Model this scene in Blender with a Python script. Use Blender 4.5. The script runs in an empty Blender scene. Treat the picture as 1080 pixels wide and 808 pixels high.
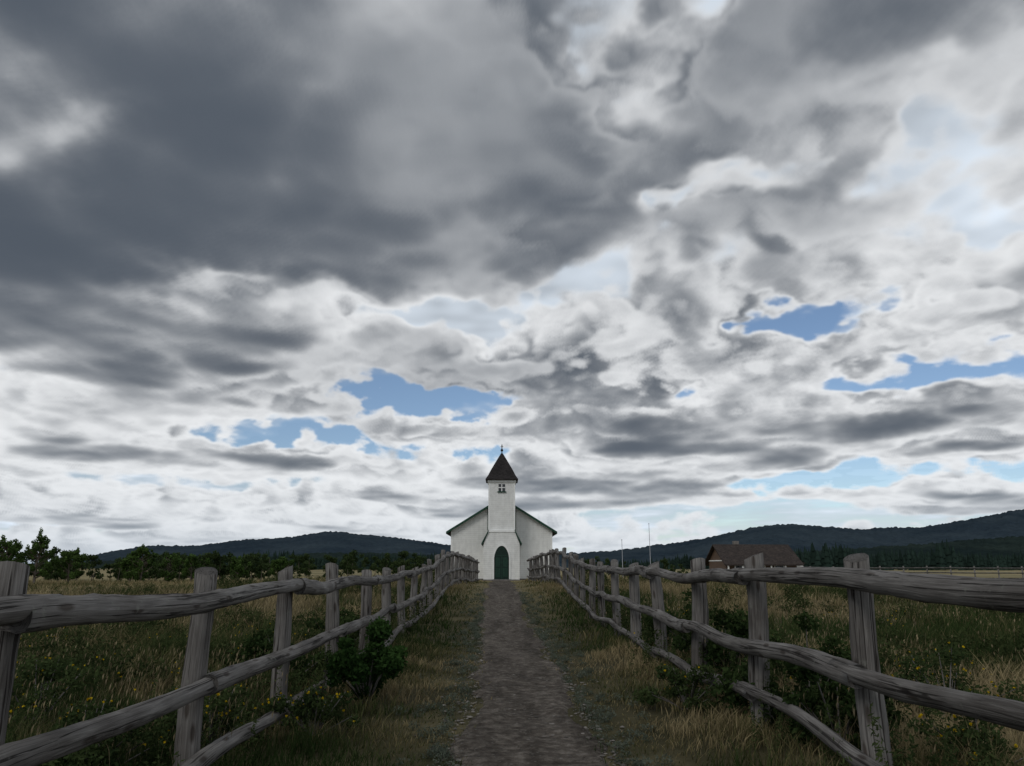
import bpy, math, numpy as np, random, time, os
from mathutils import Vector
rng=np.random.default_rng(7); random.seed(5)
scene=bpy.context.scene
COL=scene.collection
scene.view_settings.view_transform='Standard'
scene.view_settings.look='None'
scene.view_settings.exposure=0

# ------------------------------------------------------------------ noise
_perm=np.random.default_rng(3).random((256,256))
def vnoise(x,y):
    x=np.asarray(x,float); y=np.asarray(y,float)
    xi=np.floor(x).astype(int); yi=np.floor(y).astype(int)
    fx=x-xi; fy=y-yi
    fx=fx*fx*(3-2*fx); fy=fy*fy*(3-2*fy)
    a=_perm[xi%256,yi%256]; b=_perm[(xi+1)%256,yi%256]
    c=_perm[xi%256,(yi+1)%256]; d=_perm[(xi+1)%256,(yi+1)%256]
    return (a*(1-fx)+b*fx)*(1-fy)+(c*(1-fx)+d*fx)*fy
def fbm(x,y,o=4):
    s=0;a=.5;t=0
    for i in range(o):
        s=s+a*vnoise(x*2**i+17*i,y*2**i+31*i); t+=a; a*=.5
    return s/t

# ------------------------------------------------------------------ terrain
GY=[-60,0,8,15,22,25,28,31,34,38,45,58,75,100,150]
GZ=[0,0,0,.03,.10,.22,.42,.62,.76,.80,.72,.56,.55,.30,0]
def ssm(a,b,x):
    t=np.clip((x-a)/(b-a),0,1); return t*t*(3-2*t)
def prof(y):
    s=0
    for o in (-1.6,-.8,0,.8,1.6): s=s+np.interp(np.asarray(y,float)+o,GY,GZ)
    return s/5
def ground(x,y):
    x=np.asarray(x,float); y=np.asarray(y,float)
    w=1-ssm(7,26,np.abs(x))
    z=prof(y)*w
    z=z+.07*ssm(.9,2.6,x)*(1-ssm(60,90,y))*(1-ssm(10,20,x))
    out=ssm(1.1,2.8,np.abs(x-.1))
    z=z+(fbm(x*.35+9,y*.35+4,3)-.5)*.16*out*(1-ssm(120,200,np.abs(y)))
    far=ssm(25,70,np.hypot(x,y-10)*.8)
    z=z+(fbm(x*.02+3,y*.02+8,2)-.5)*.42*far*ssm(8,40,np.abs(x))
    return z
def pathc(y): return .26*(1-ssm(12,34,y))
def pathhw(y): return .74+.0*y

# ------------------------------------------------------------------ helpers
def mesh_np(name,V,F,mats=(),cols=None,smooth=False,uvs=None,parent=None):
    V=np.asarray(V,np.float32); F=np.asarray(F,np.int32)
    me=bpy.data.meshes.new(name)
    me.vertices.add(len(V)); me.vertices.foreach_set('co',V.ravel())
    k=F.shape[1]
    me.loops.add(F.size); me.loops.foreach_set('vertex_index',F.ravel())
    me.polygons.add(len(F))
    me.polygons.foreach_set('loop_start',np.arange(0,F.size,k,dtype=np.int32))
    me.polygons.foreach_set('loop_total',np.full(len(F),k,np.int32))
    me.update(calc_edges=True)
    if smooth: me.polygons.foreach_set('use_smooth',np.ones(len(F),bool))
    if cols is not None:
        at=me.color_attributes.new('col','FLOAT_COLOR','POINT')
        c=np.ones((len(V),4),np.float32); c[:,:3]=cols
        at.data.foreach_set('color',c.ravel())
    if uvs is not None:
        ul=me.uv_layers.new(name='UVMap')
        ul.data.foreach_set('uv',np.asarray(uvs,np.float32)[F.ravel()].ravel())
    me.validate()
    for m in mats: me.materials.append(m)
    ob=bpy.data.objects.new(name,me); COL.objects.link(ob)
    if parent: ob.parent=parent
    return ob
def poly(name,V,F,mat,parent=None):
    me=bpy.data.meshes.new(name); me.from_pydata([tuple(v) for v in V],[],F); me.update()
    me.materials.append(mat)
    ob=bpy.data.objects.new(name,me); COL.objects.link(ob)
    if parent: ob.parent=parent
    return ob
def box(name,x0,x1,y0,y1,z0,z1,mat,parent=None,bev=0):
    V=[(x,y,z) for x in (x0,x1) for y in (y0,y1) for z in (z0,z1)]
    F=[(0,1,3,2),(4,6,7,5),(0,4,5,1),(2,3,7,6),(0,2,6,4),(1,5,7,3)]
    ob=poly(name,V,F,mat,parent)
    if bev:
        m=ob.modifiers.new('b','BEVEL'); m.width=bev; m.segments=1
    return ob
def prism(name,pts,y0,y1,mat,parent=None,axis='y'):
    n=len(pts); V=[]
    for yy in (y0,y1):
        for a,b in pts:
            V.append((a,yy,b) if axis=='y' else (yy,a,b))
    F=[tuple(range(n)),tuple(range(2*n-1,n-1,-1))]
    for i in range(n):
        j=(i+1)%n; F.append((i,i+n,j+n,j))
    return poly(name,V,F,mat,parent)
def empty(name,loc=(0,0,0),rz=0):
    e=bpy.data.objects.new(name,None); e.location=loc; e.rotation_euler[2]=rz; e.empty_display_size=.5
    COL.objects.link(e); return e

# ------------------------------------------------------------------ materials
def newmat(name):
    m=bpy.data.materials.new(name); m.use_nodes=True
    nt=m.node_tree; b=nt.nodes['Principled BSDF']
    b.inputs['Roughness'].default_value=.85
    b.inputs['Specular IOR Level'].default_value=.25
    return m,nt,b
def N(nt,t,**kw):
    n=nt.nodes.new(t)
    for k,v in kw.items(): setattr(n,k,v)
    return n
def ramp(nt,fac,stops):
    r=N(nt,'ShaderNodeValToRGB'); e=r.color_ramp.elements
    while len(e)<len(stops): e.new(.5)
    for i,(p,c) in enumerate(stops):
        e[i].position=p; e[i].color=(*c,1) if len(c)==3 else c
    nt.links.new(fac,r.inputs[0]); return r.outputs[0]
def noise(nt,vec,scale,detail=4,rough=.5,dim='3D',dist=0):
    n=N(nt,'ShaderNodeTexNoise',noise_dimensions=dim)
    n.inputs['Scale'].default_value=scale; n.inputs['Detail'].default_value=detail
    n.inputs['Roughness'].default_value=rough; n.inputs['Distortion'].default_value=dist
    if vec is not None: nt.links.new(vec,n.inputs['Vector'])
    return n
def mapping(nt,vec,scale):
    m=N(nt,'ShaderNodeMapping'); m.inputs['Scale'].default_value=scale; nt.links.new(vec,m.inputs[0]); return m.outputs[0]
def mixc(nt,fac,a,b,mode='MIX'):
    m=N(nt,'ShaderNodeMix',data_type='RGBA',blend_type=mode)
    for s,v in ((m.inputs[0],fac),(m.inputs[6],a),(m.inputs[7],b)):
        if isinstance(v,bpy.types.NodeSocket): nt.links.new(v,s)
        else: s.default_value=v if not isinstance(v,tuple) else (*v,1)
    return m.outputs[2]
def bump(nt,h,strength,dist,b):
    n=N(nt,'ShaderNodeBump'); n.inputs['Strength'].default_value=strength; n.inputs['Distance'].default_value=dist
    nt.links.new(h,n.inputs['Height']); nt.links.new(n.outputs[0],b.inputs['Normal'])

def plain(name,c,rough=.8,var=.25,scale=6,bs=.2):
    m,nt,b=newmat(name); b.inputs['Roughness'].default_value=rough
    tc=N(nt,'ShaderNodeTexCoord').outputs['Object']
    n=noise(nt,tc,scale,6,.6)
    lo=tuple(v*(1-var) for v in c); hi=tuple(min(1,v*(1+var)) for v in c)
    nt.links.new(ramp(nt,n.outputs[0],[(.3,lo),(.7,hi)]),b.inputs['Base Color'])
    bump(nt,n.outputs[0],bs,.02,b)
    return m
def foliage_mat(name,trans=.3):
    m=bpy.data.materials.new(name); m.use_nodes=True; nt=m.node_tree; nt.nodes.clear()
    a=N(nt,'ShaderNodeAttribute',attribute_name='col')
    d=N(nt,'ShaderNodeBsdfDiffuse'); o=N(nt,'ShaderNodeOutputMaterial')
    nt.links.new(a.outputs['Color'],d.inputs[0])
    if trans>0:
        t=N(nt,'ShaderNodeBsdfTranslucent'); mx=N(nt,'ShaderNodeMixShader')
        nt.links.new(a.outputs['Color'],t.inputs[0]); mx.inputs[0].default_value=trans
        nt.links.new(d.outputs[0],mx.inputs[1]); nt.links.new(t.outputs[0],mx.inputs[2]); nt.links.new(mx.outputs[0],o.inputs[0])
    else: nt.links.new(d.outputs[0],o.inputs[0])
    return m
M_GRASS=foliage_mat('grass_blades',.25); M_LEAF=foliage_mat('leaves',.25); M_ROCK=foliage_mat('stone',0); M_CON=foliage_mat('conifer_needles',0)

def wood():
    m,nt,b=newmat('weathered_log')
    uv=N(nt,'ShaderNodeTexCoord').outputs['UV']
    ob=N(nt,'ShaderNodeTexCoord').outputs['Object']
    grain=noise(nt,mapping(nt,uv,(60,2.2,1)),1,6,.65,'2D',.6)
    crack=noise(nt,mapping(nt,uv,(34,.7,1)),1,3,.6,'2D',1.0)
    big=noise(nt,ob,1.7,3,.5)
    kn=N(nt,'ShaderNodeTexVoronoi',voronoi_dimensions='2D'); kn.inputs['Scale'].default_value=1
    nt.links.new(mapping(nt,uv,(6,1.6,1)),kn.inputs['Vector'])
    c=ramp(nt,grain.outputs[0],[(.3,(.046,.042,.039)),(.5,(.130,.122,.116)),(.7,(.265,.255,.245))])
    c=mixc(nt,.45,c,ramp(nt,big.outputs[0],[(.35,(.066,.058,.052)),(.65,(.25,.242,.232))]),'MIX')
    cr=ramp(nt,crack.outputs[0],[(.37,(.12,.105,.10)),(.42,(1,1,1))])
    c=mixc(nt,.88,c,cr,'MULTIPLY')
    kr=ramp(nt,kn.outputs[0],[(.07,(.25,.2,.17)),(.14,(1,1,1))])
    c=mixc(nt,.8,c,kr,'MULTIPLY')
    lich=noise(nt,ob,9,5,.7)
    lf=ramp(nt,lich.outputs[0],[(.60,(0,0,0)),(.70,(.5,.5,.5))])
    c=mixc(nt,lf,c,(.22,.23,.20))
    nt.links.new(c,b.inputs['Base Color'])
    h=mixc(nt,.5,grain.outputs[0],cr)
    bump(nt,h,.9,.016,b)
    return m
M_WOOD=wood()

def ground_mat():
    m,nt,b=newmat('prairie_ground')
    ob=N(nt,'ShaderNodeTexCoord').outputs['Object']
    n1=noise(nt,ob,.05,5,.6); n2=noise(nt,ob,.8,6,.65); n3=noise(nt,mapping(nt,ob,(.012,.05,1)),1,4,.6)
    c=ramp(nt,n2.outputs[0],[(.3,(.026,.027,.014)),(.5,(.058,.053,.028)),(.68,(.115,.10,.055))])
    c2=ramp(nt,n1.outputs[0],[(.35,(.10,.095,.045)),(.55,(.22,.19,.10)),(.7,(.30,.25,.135))])
    c3=ramp(nt,n3.outputs[0],[(.36,(.11,.105,.05)),(.5,(.27,.225,.12)),(.62,(.38,.32,.18))])
    geo=N(nt,'ShaderNodeSeparateXYZ'); nt.links.new(ob,geo.inputs[0])
    mr=N(nt,'ShaderNodeMapRange'); nt.links.new(geo.outputs[1],mr.inputs[0]); mr.inputs[1].default_value=20; mr.inputs[2].default_value=60
    c23=mixc(nt,.6,c2,c3)
    c=mixc(nt,mr.outputs[0],c,c23)
    nt.links.new(c,b.inputs['Base Color']); b.inputs['Specular IOR Level'].default_value=.05
    bump(nt,n2.outputs[0],.8,.1,b)
    return m
def path_mat():
    m,nt,b=newmat('packed_dirt')
    ob=N(nt,'ShaderNodeTexCoord').outputs['Object']
    n1=noise(nt,ob,1.6,6,.6); n2=noise(nt,ob,9,7,.72); n4=noise(nt,mapping(nt,ob,(2.6,.4,1)),1,4,.55)
    v=N(nt,'ShaderNodeTexVoronoi'); v.inputs['Scale'].default_value=17; v.inputs['Randomness'].default_value=1; nt.links.new(ob,v.inputs['Vector'])
    c=ramp(nt,n1.outputs[0],[(.3,(.056,.048,.040)),(.5,(.102,.089,.077)),(.7,(.165,.148,.130))])
    c=mixc(nt,.65,c,ramp(nt,n2.outputs[0],[(.34,(.027,.023,.019)),(.5,(.102,.089,.077)),(.66,(.265,.243,.218))]))
    c=mixc(nt,.85,c,ramp(nt,n4.outputs[0],[(.35,(.50,.48,.45)),(.65,(1.2,1.18,1.15))]),'MULTIPLY')
    sd=ramp(nt,v.outputs['Distance'],[(.20,(1,1,1)),(.32,(0,0,0))])
    st=ramp(nt,v.outputs['Color'],[(.55,(0,0,0)),(.72,(.65,.65,.65))])
    f=mixc(nt,1.0,sd,st,'MULTIPLY')
    c=mixc(nt,f,c,(.22,.205,.185))
    nt.links.new(c,b.inputs['Base Color']); b.inputs['Specular IOR Level'].default_value=.08
    h=mixc(nt,.35,n2.outputs[0],sd)
    bump(nt,h,1.0,.07,b)
    return m

# ------------------------------------------------------------------ ground sheet
def sgrid(lo,hi,n,s):
    a=np.arcsinh(lo/s); b=np.arcsinh(hi/s); return s*np.sinh(np.linspace(a,b,n))
xs=sgrid(-7000,7000,281,8.0); ys=sgrid(-60-12,9000,300,14.0)+12
X,Y=np.meshgrid(xs,ys)
Z=ground(X,Y)
V=np.stack([X.ravel(),Y.ravel(),Z.ravel()],1)
nx,ny=len(xs),len(ys)
i=np.arange(nx*ny).reshape(ny,nx)
F=np.stack([i[:-1,:-1].ravel(),i[:-1,1:].ravel(),i[1:,1:].ravel(),i[1:,:-1].ravel()],1)
mesh_np('ground',V,F,[ground_mat()],smooth=True)

py=np.arange(-8,62.8,.12); pu=np.linspace(-1,1,31)
PY,PU=np.meshgrid(py,pu,indexing='ij')
hw=pathhw(PY)+ (fbm(PY*.9+np.sign(PU)*40,PY*0+3,3)-.5)*.55
PX=pathc(PY)+PU*hw
edge=ssm(.72,1,np.abs(PU))
PZ=ground(PX,PY)+.03-.06*edge-.012*np.exp(-(PU/.5)**2)+(fbm(PX*3,PY*3,4)-.5)*.055
i=np.arange(PX.size).reshape(PX.shape)
F=np.stack([i[:-1,:-1].ravel(),i[:-1,1:].ravel(),i[1:,1:].ravel(),i[1:,:-1].ravel()],1)
mesh_np('dirt_path',np.stack([PX.ravel(),PY.ravel(),PZ.ravel()],1),F,[path_mat()],smooth=True)

# ------------------------------------------------------------------ stones
def stones(name,n,fn,smin,smax,seed):
    r=np.random.default_rng(seed)
    base=np.array([(1,0,0),(.5,.87,0),(-.5,.87,0),(-1,0,0),(-.5,-.87,0),(.5,-.87,0),(.55,0,.6),(-.27,.47,.65),(-.27,-.47,.55)])
    fc=[(0,1,6),(1,7,6),(1,2,7),(2,3,7),(3,8,7),(3,4,8),(4,5,8),(5,6,8),(5,0,6),(6,7,8)]
    x,y=fn(r,n); s=smin+(smax-smin)*r.random(n)**3
    a=r.random(n)*6.28; sx=s*(.7+.6*r.random(n)); sz=s*(.3+.4*r.random(n))
    B=base[None]*(1+(r.random((n,9,3))-.5)*.35)
    bx=B[:,:,0]*s[:,None]; by=B[:,:,1]*sx[:,None]; bz=B[:,:,2]*sz[:,None]
    vx=x[:,None]+bx*np.cos(a)[:,None]-by*np.sin(a)[:,None]; vy=y[:,None]+bx*np.sin(a)[:,None]+by*np.cos(a)[:,None]
    vz=ground(x,y)[:,None]+.014+bz
    V=np.stack([vx,vy,vz],2).reshape(-1,3)
    F=(np.array(fc)[None]+9*np.arange(n)[:,None,None]).reshape(-1,3)
    g=.07+.15*r.random(n); c=np.stack([g*1.05,g*.98,g*.90],1); c=np.repeat(c,9,0)
    return mesh_np(name,V,F,[M_ROCK],cols=c)
def fp(r,n):
    y=2+32*r.random(n)**1.5; side=np.where(r.random(n)<.5,-1,1)
    u=np.where(r.random(n)<.5,r.random(n),.75+.25*np.abs(r.normal(0,1,n)))
    return pathc(y)+side*u*pathhw(y),y
stones('gravel',6000,fp,.006,.032,4)

# ------------------------------------------------------------------ logs
class Tubes:
    def __init__(s): s.V=[];s.F=[];s.U=[];s.n=0;s.T=[]
    def add(s,pts,rad,seg=12,rough=.06,seed=0,cap=True,tilt=0.0):
        r=np.random.default_rng(seed); pts=np.asarray(pts,float); n=len(pts)
        rad=np.broadcast_to(rad,(n,)).astype(float)
        T=np.gradient(pts,axis=0); T/=np.linalg.norm(T,axis=1)[:,None]
        up=np.array([0,0,1.]) if abs(T[0,2])<.8 else np.array([0,1.,0])
        S=np.cross(T,up); S/=np.linalg.norm(S,axis=1)[:,None]; B=np.cross(S,T)
        th=np.linspace(0,2*np.pi,seg+1)
        L=np.concatenate([[0],np.cumsum(np.linalg.norm(np.diff(pts,axis=0),axis=1))])
        ph=r.random()*50
        shape=1+rough*(np.sin(th*2+ph)[None]*.6+np.sin(th*3+ph*2)[None]*.5)
        no=(fbm(np.cos(th)[None]*1.6+ph+L[:,None]*1.5,np.sin(th)[None]*1.6+L[:,None]*2.6+ph,3)-.5)*4*rough
        rr=rad[:,None]*(shape+no)
        P=pts[:,None]+rr[:,:,None]*(np.cos(th)[None,:,None]*S[:,None]+np.sin(th)[None,:,None]*B[:,None])
        if tilt:
            P[-1,:,2]+=np.cos(th+ph)*tilt
        base=s.n
        s.V.append(P.reshape(-1,3)); uu=np.broadcast_to(th[None]*rad.mean(),(n,seg+1))+ph; vv=np.broadcast_to(L[:,None],(n,seg+1))+ph*3
        s.U.append(np.stack([uu.ravel(),vv.ravel()],1))
        i=np.arange(n*(seg+1)).reshape(n,seg+1)+base
        s.F.append(np.stack([i[:-1,:-1].ravel(),i[:-1,1:].ravel(),i[1:,1:].ravel(),i[1:,:-1].ravel()],1))
        s.n+=n*(seg+1)
        if cap:
            for e,row in ((0,0),(1,n-1)):
                c=P[row,:-1].mean(0)+T[row]*(0.012 if e else -.012); ci=s.n
                s.V.append(c[None]); s.U.append(np.array([[ph,ph]])); s.n+=1
                rg=i[row]
                s.F.append(np.stack([np.full(seg,ci),rg[:-1],rg[1:],np.full(seg,ci)],1))
    def build(s,name,mat,parent=None,cols=None):
        V=np.concatenate(s.V);F=np.concatenate(s.F);U=np.concatenate(s.U)
        tri=F[:,0]==F[:,3]
        Q=F[~tri]; Tn=F[tri][:,:3]
        FF=np.concatenate([Q[:,[0,1,2]],Q[:,[0,2,3]],Tn])
        return mesh_np(name,V,FF,[mat],smooth=True,uvs=U,parent=parent,cols=cols)

def Lx(side,y):
    if side<0: return -np.interp(y,[-50,33,59],[2.25,2.25,1.75])
    return np.interp(y,[-50,33,59],[2.50,2.50,1.90])
def gline(side,y): return prof(y)+(.07 if side>0 else 0)
def fence(side,seed):
    r=np.random.default_rng(seed); T=Tubes()
    y0=3.8-5.0 if side<0 else 5.7-7.35
    sp=2.5 if side<0 else 2.45
    py=[y0+sp*k for k in range(40) if y0+sp*k<59.5]
    for k,y in enumerate(py):
        x=float(Lx(side,y))+side*(.085+.02*r.random()); g=float(ground(x,y)); gl=float(gline(side,y))
        rad=.080+.026*r.random()
        top=gl+1.49+.16*r.random()
        lean=(r.normal(0,.04),r.normal(0,.04))
        zz=np.linspace(g-.3,top,16); t=(zz-g)/1.6
        pts=np.stack([x+lean[0]*t+.012*np.sin(t*5+k),y+lean[1]*t,zz],1)
        near=y<20
        T.add(pts,rad*(1.08-.14*np.linspace(0,1,16)),seg=16 if near else 8,rough=.10,seed=seed*100+k,tilt=.035)
    hs=[1.39,.75,.19] if side<0 else [1.43,.82,.26]
    for ri,h in enumerate(hs):
        jz=r.normal(0,.015 if ri==0 else .032,len(py)); jx=r.normal(0,.010,len(py))
        k=0 if ri!=1 else -1
        while k<len(py)-1:
            a=max(k,0); bI=min(k+2,len(py)-1)
            ya=py[a]-.16; yb=py[bI]+.16
            ln=yb-ya; n=max(14,int(ln/.10))
            y=np.linspace(ya,yb,n); t=np.linspace(0,1,n)
            ra,rb=.078-.007*ri+.010*r.random(),.058-.004*ri+.008*r.random()
            rad=ra*(1-t)+rb*t
            for q in range(5):
                kc=r.random(); rad=rad*(1+.10*r.random()*np.exp(-((t-kc)/.012)**2))
            wob=.04*np.sin(t*np.pi*1.5+r.random()*6)*np.sin(t*np.pi)+.010*np.sin(t*13+r.random()*6)
            sagk=.05 if ri==1 else .02
            wz=(.035*np.sin(t*np.pi*2+r.random()*6)-sagk*r.random())*np.sin(t*np.pi)+.010*np.sin(t*11+r.random()*6)
            xx=Lx(side,y)-side*.055+wob+np.interp(y,py,jx)
            zz=gline(side,y)+h+wz+np.interp(y,py,jz)+.022*(t-.5)
            T.add(np.stack([xx,y,zz],1),rad,seg=14 if ya<20 else 8,rough=.085,seed=seed*300+ri*60+a)
            k+=2
    return T.build('rail_fence',M_WOOD)
fence(-1,11); fence(1,23)

# ------------------------------------------------------------------ grass
def blades(x,y,h,w,cr,lean=.35,seed=0):
    r=np.random.default_rng(seed); n=len(x)
    z=ground(x,y)-.02
    a=r.random(n)*6.283; dx=np.cos(a)*w/2; dy=np.sin(a)*w/2
    la=r.random(n)*6.283; l=h*lean*(.2+r.random(n)*1.3); lx=np.cos(la)*l+.12*h; ly=np.sin(la)*l
    z1=z+h*.55; z2=z+h*(1-.2*r.random(n))
    P=np.empty((n,5,3))
    P[:,0]=np.stack([x-dx,y-dy,z],1); P[:,1]=np.stack([x+dx,y+dy,z],1)
    P[:,2]=np.stack([x-dx*.8+lx*.35,y-dy*.8+ly*.35,z1],1); P[:,3]=np.stack([x+dx*.8+lx*.35,y+dy*.8+ly*.35,z1],1)
    P[:,4]=np.stack([x+lx,y+ly,z2],1)
    F=(np.array([(0,1,3),(0,3,2),(2,3,4)])[None]+5*np.arange(n)[:,None,None]).reshape(-1,3)
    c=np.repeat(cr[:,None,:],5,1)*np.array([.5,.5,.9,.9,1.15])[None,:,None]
    return P.reshape(-1,3),F,c.reshape(-1,3)
allV=[];allF=[];allC=[];off=0
PAL=np.array([(.036,.060,.020),(.058,.078,.030),(.102,.103,.046),(.185,.157,.080),(.32,.262,.15)])
def addgrass(x,y,hmul,wbase,seed,straw=.0):
    global off
    r=np.random.default_rng(seed)
    ax=np.abs(x-pathc(y)); hw=pathhw(y)
    inside=(x>-2.2)&(x<2.4)
    ch=(np.abs(x)<4.6)&(y>62.5)&(y<82)
    e=.12*(fbm(x*2,y*2,2)-.5)*4
    keep=(ax>hw-.26+e*.9)&(~ch)
    shortp=r.random(len(x))<ssm(-.32,.5,ax-hw+e)*.8+.2
    keep&=shortp|~inside
    cl=fbm(x*.9+50,y*.9,3); keep&=r.random(len(x))<ssm(.22,.5,cl)*.8+.25
    x=x[keep];y=y[keep];inside=inside[keep];ax=ax[keep];n=len(x)
    hp=fbm(x*.45+7,y*.45+70,3); tuft=fbm(x*2.3+7,y*2.3+70,2)
    nearf=ssm(0,1.2,np.abs(x)-2.4)
    h=np.where(inside,.07+.17*ssm(.9,2.2,ax)*(.4+hp),(.16+.22*nearf)*(.35+1.3*hp))*(.5+.7*r.random(n))*hmul*(.6+.8*tuft)
    t=fbm(x*.22+90,y*.22+12,3)*.6+fbm(x*1.1+9,y*1.1+2,2)*.4; t=(t-.5)*3.8+.40+straw+r.normal(0,.20,n)-np.where(inside,.06,0)
    idx=np.clip(t,0,.999)*(len(PAL)-1); i0=idx.astype(int); f=(idx-i0)[:,None]
    c=PAL[i0]*(1-f)+PAL[np.minimum(i0+1,4)]*f
    c=c*(.7+.6*r.random(n))[:,None]
    w=wbase*(.6+.8*r.random(n))
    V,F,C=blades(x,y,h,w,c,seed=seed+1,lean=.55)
    allV.append(V);allF.append(F+off);allC.append(C);off+=len(V)
def uni(n,x,y0,y1,seed):
    r=np.random.default_rng(seed); return (r.random(n)*2-1)*x,y0+(y1-y0)*r.random(n)
addgrass(*uni(95000,8,1.2,8.5,1),1,.008,101)
addgrass(*uni(100000,13,8.5,17,2),1,.012,102,straw=.04)
addgrass(*uni(90000,26,17,36,3),1.05,.022,103,straw=.20)
addgrass(*uni(60000,62,36,95,4),1.0,.055,104,straw=.50)
def stems(n,xr,y0,y1,w,seed):
    global off
    r=np.random.default_rng(seed); x,y=uni(n,xr,y0,y1,seed)
    k=((x<-2.2)|(x>2.5)|((np.abs(x-.1)>1.5)&(r.random(n)<.3)))&(fbm(x*.6,y*.6+33,2)>.48)&~((np.abs(x)<4.6)&(y>62))
    x=x[k];y=y[k];n=len(x); h=(.32+.33*r.random(n))*np.where(np.abs(x)<2.4,.6,1)
    c=np.array([.24,.195,.12])[None]*(.5+.8*r.random(n))[:,None]
    V,F,C=blades(x,y,h,np.full(n,w),c,lean=.35,seed=seed+5)
    allV.append(V);allF.append(F+off);allC.append(C);off+=len(V)
    tip=V.reshape(-1,5,3)[:,4]; m=len(tip); s=w*1.6
    a=r.random(m)*6.28
    P=np.stack([tip+np.stack([0*a,0*a,-.04+0*a],1),tip+np.stack([np.cos(a)*s,np.sin(a)*s,0*a],1),tip+np.stack([.01+0*a,0*a,.03+0*a],1),tip-np.stack([np.cos(a)*s,np.sin(a)*s,0*a],1)],1)
    F=(np.array([(0,1,2),(0,2,3)])[None]+4*np.arange(m)[:,None,None]).reshape(-1,3)
    allV.append(P.reshape(-1,3));allF.append(F+off);allC.append(np.repeat(c*1.1,4,0));off+=m*4
stems(7000,9,2,12,.004,201); stems(10000,24,12,34,.008,202)
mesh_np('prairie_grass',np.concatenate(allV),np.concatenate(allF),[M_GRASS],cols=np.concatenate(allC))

# ------------------------------------------------------------------ leaf clouds
def leafcloud(blobs,n,size,c0,c1,seed,asp=.55):
    r=np.random.default_rng(seed); B=np.array(blobs,float)
    vol=B[:,3]*B[:,4]*B[:,5]; p=vol**.8; p/=p.sum()
    k=r.choice(len(B),n,p=p); d=r.normal(size=(n,3)); d/=np.linalg.norm(d,axis=1)[:,None]
    rad=(.35+.65*r.random(n)**.6)
    C=B[k,:3]+d*rad[:,None]*B[k,3:6]*(1+.5*(r.random((n,1))-.5))
    u=r.normal(size=(n,3)); u/=np.linalg.norm(u,axis=1)[:,None]
    w=np.cross(u,r.normal(size=(n,3))); w/=np.linalg.norm(w,axis=1)[:,None]
    s=(size*(.6+.8*r.random(n)))[:,None]
    P=np.stack([C-u*s,C+w*s*asp,C+u*s,C-w*s*asp],1)
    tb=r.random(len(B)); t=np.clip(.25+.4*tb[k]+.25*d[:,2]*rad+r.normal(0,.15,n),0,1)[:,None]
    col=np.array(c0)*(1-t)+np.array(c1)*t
    col=np.repeat(col[:,None],4,1)
    return P.reshape(-1,3),np.arange(4*n).reshape(n,4),col.reshape(-1,3)
def shrub(name,x,y,w,h,n,seed,c0=(.014,.035,.010),c1=(.06,.12,.03),size=.028,flowers=0):
    r=np.random.default_rng(seed); g=float(ground(x,y))
    bl=[]; T=Tubes()
    for i in range(20):
        a=r.random()*6.28; q=r.random()**.6*w*.5
        zz=h*(.10+.85*r.random()*(1-.5*q/(w*.5)))
        s=.5+.8*r.random()
        bl.append((q*math.cos(a),q*math.sin(a),zz,w*.12*s,w*.12*s,h*.13*s))
        T.add([(0,0,-.05),(q*math.cos(a)*.4,q*math.sin(a)*.4,zz*.5),(q*math.cos(a),q*math.sin(a),zz*1.05+.05)],[.012,.008,.004],seg=5,seed=seed+i,cap=False)
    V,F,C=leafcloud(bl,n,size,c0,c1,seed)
    e=empty(name,(x,y,g))
    mesh_np('foliage',V,F,[M_LEAF],cols=C,parent=e)
    T.build('stems',M_WOOD,parent=e)
    if flowers:
        k=r.choice(len(bl),flowers); d=r.normal(size=(flowers,3)); d[:,2]=np.abs(d[:,2])+.3; d/=np.linalg.norm(d,axis=1)[:,None]
        B=np.array(bl); P0=B[k,:3]+d*B[k,3:6]*1.12
        bl2=[(*p,.007,.007,.005) for p in P0]
        V,F,C=leafcloud(bl2,flowers*7,.010,(.45,.30,.01),(.65,.48,.02),seed+3,asp=.9)
        mesh_np('yellow_flowers',V,F,[M_LEAF],cols=C,parent=e)
    return e
CQ=dict(c0=(.021,.038,.015),c1=(.066,.092,.035),size=.018)
RR=dict(c0=(.013,.027,.010),c1=(.052,.080,.028))
shrub('wild_rose_bush',-1.62,9.9,1.15,1.0,8200,31,c0=(.013,.032,.010),c1=(.05,.10,.028))
shrub('wild_rose_bush',3.25,8.6,1.6,1.2,6600,32,**RR)
shrub('wild_rose_bush',2.95,7.2,1.0,.95,4600,39,**RR)
shrub('wild_rose_bush',3.1,10.8,1.5,1.1,5200,42,**RR)
shrub('wild_rose_bush',-3.0,11.5,1.5,.95,5200,43,**RR)
shrub('wild_rose_bush',-3.1,15,1.6,1.0,4600,44,**RR)
shrub('wild_rose_bush',3.4,14,1.7,1.1,4600,45,**RR)
shrub('cinquefoil_bush',-2.75,7.9,1.2,.72,5200,33,flowers=50,**CQ)
shrub('cinquefoil_bush',-1.85,8.2,.8,.55,3200,34,flowers=45,**CQ)
shrub('cinquefoil_bush',-3.2,6.4,1.3,.72,5200,41,flowers=28,**CQ)
shrub('cinquefoil_bush',2.1,9.2,1.0,.55,3600,35,flowers=8,**CQ)
shrub('cinquefoil_bush',3.6,6.2,1.1,.75,4600,36,flowers=45,**CQ)
shrub('cinquefoil_bush',4.6,8.4,1.4,.85,4600,38,flowers=34,**CQ)
shrub('cinquefoil_bush',-4.6,8.2,1.4,.8,4600,37,flowers=28,**CQ)
bl=[];r=np.random.default_rng(71)
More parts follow.
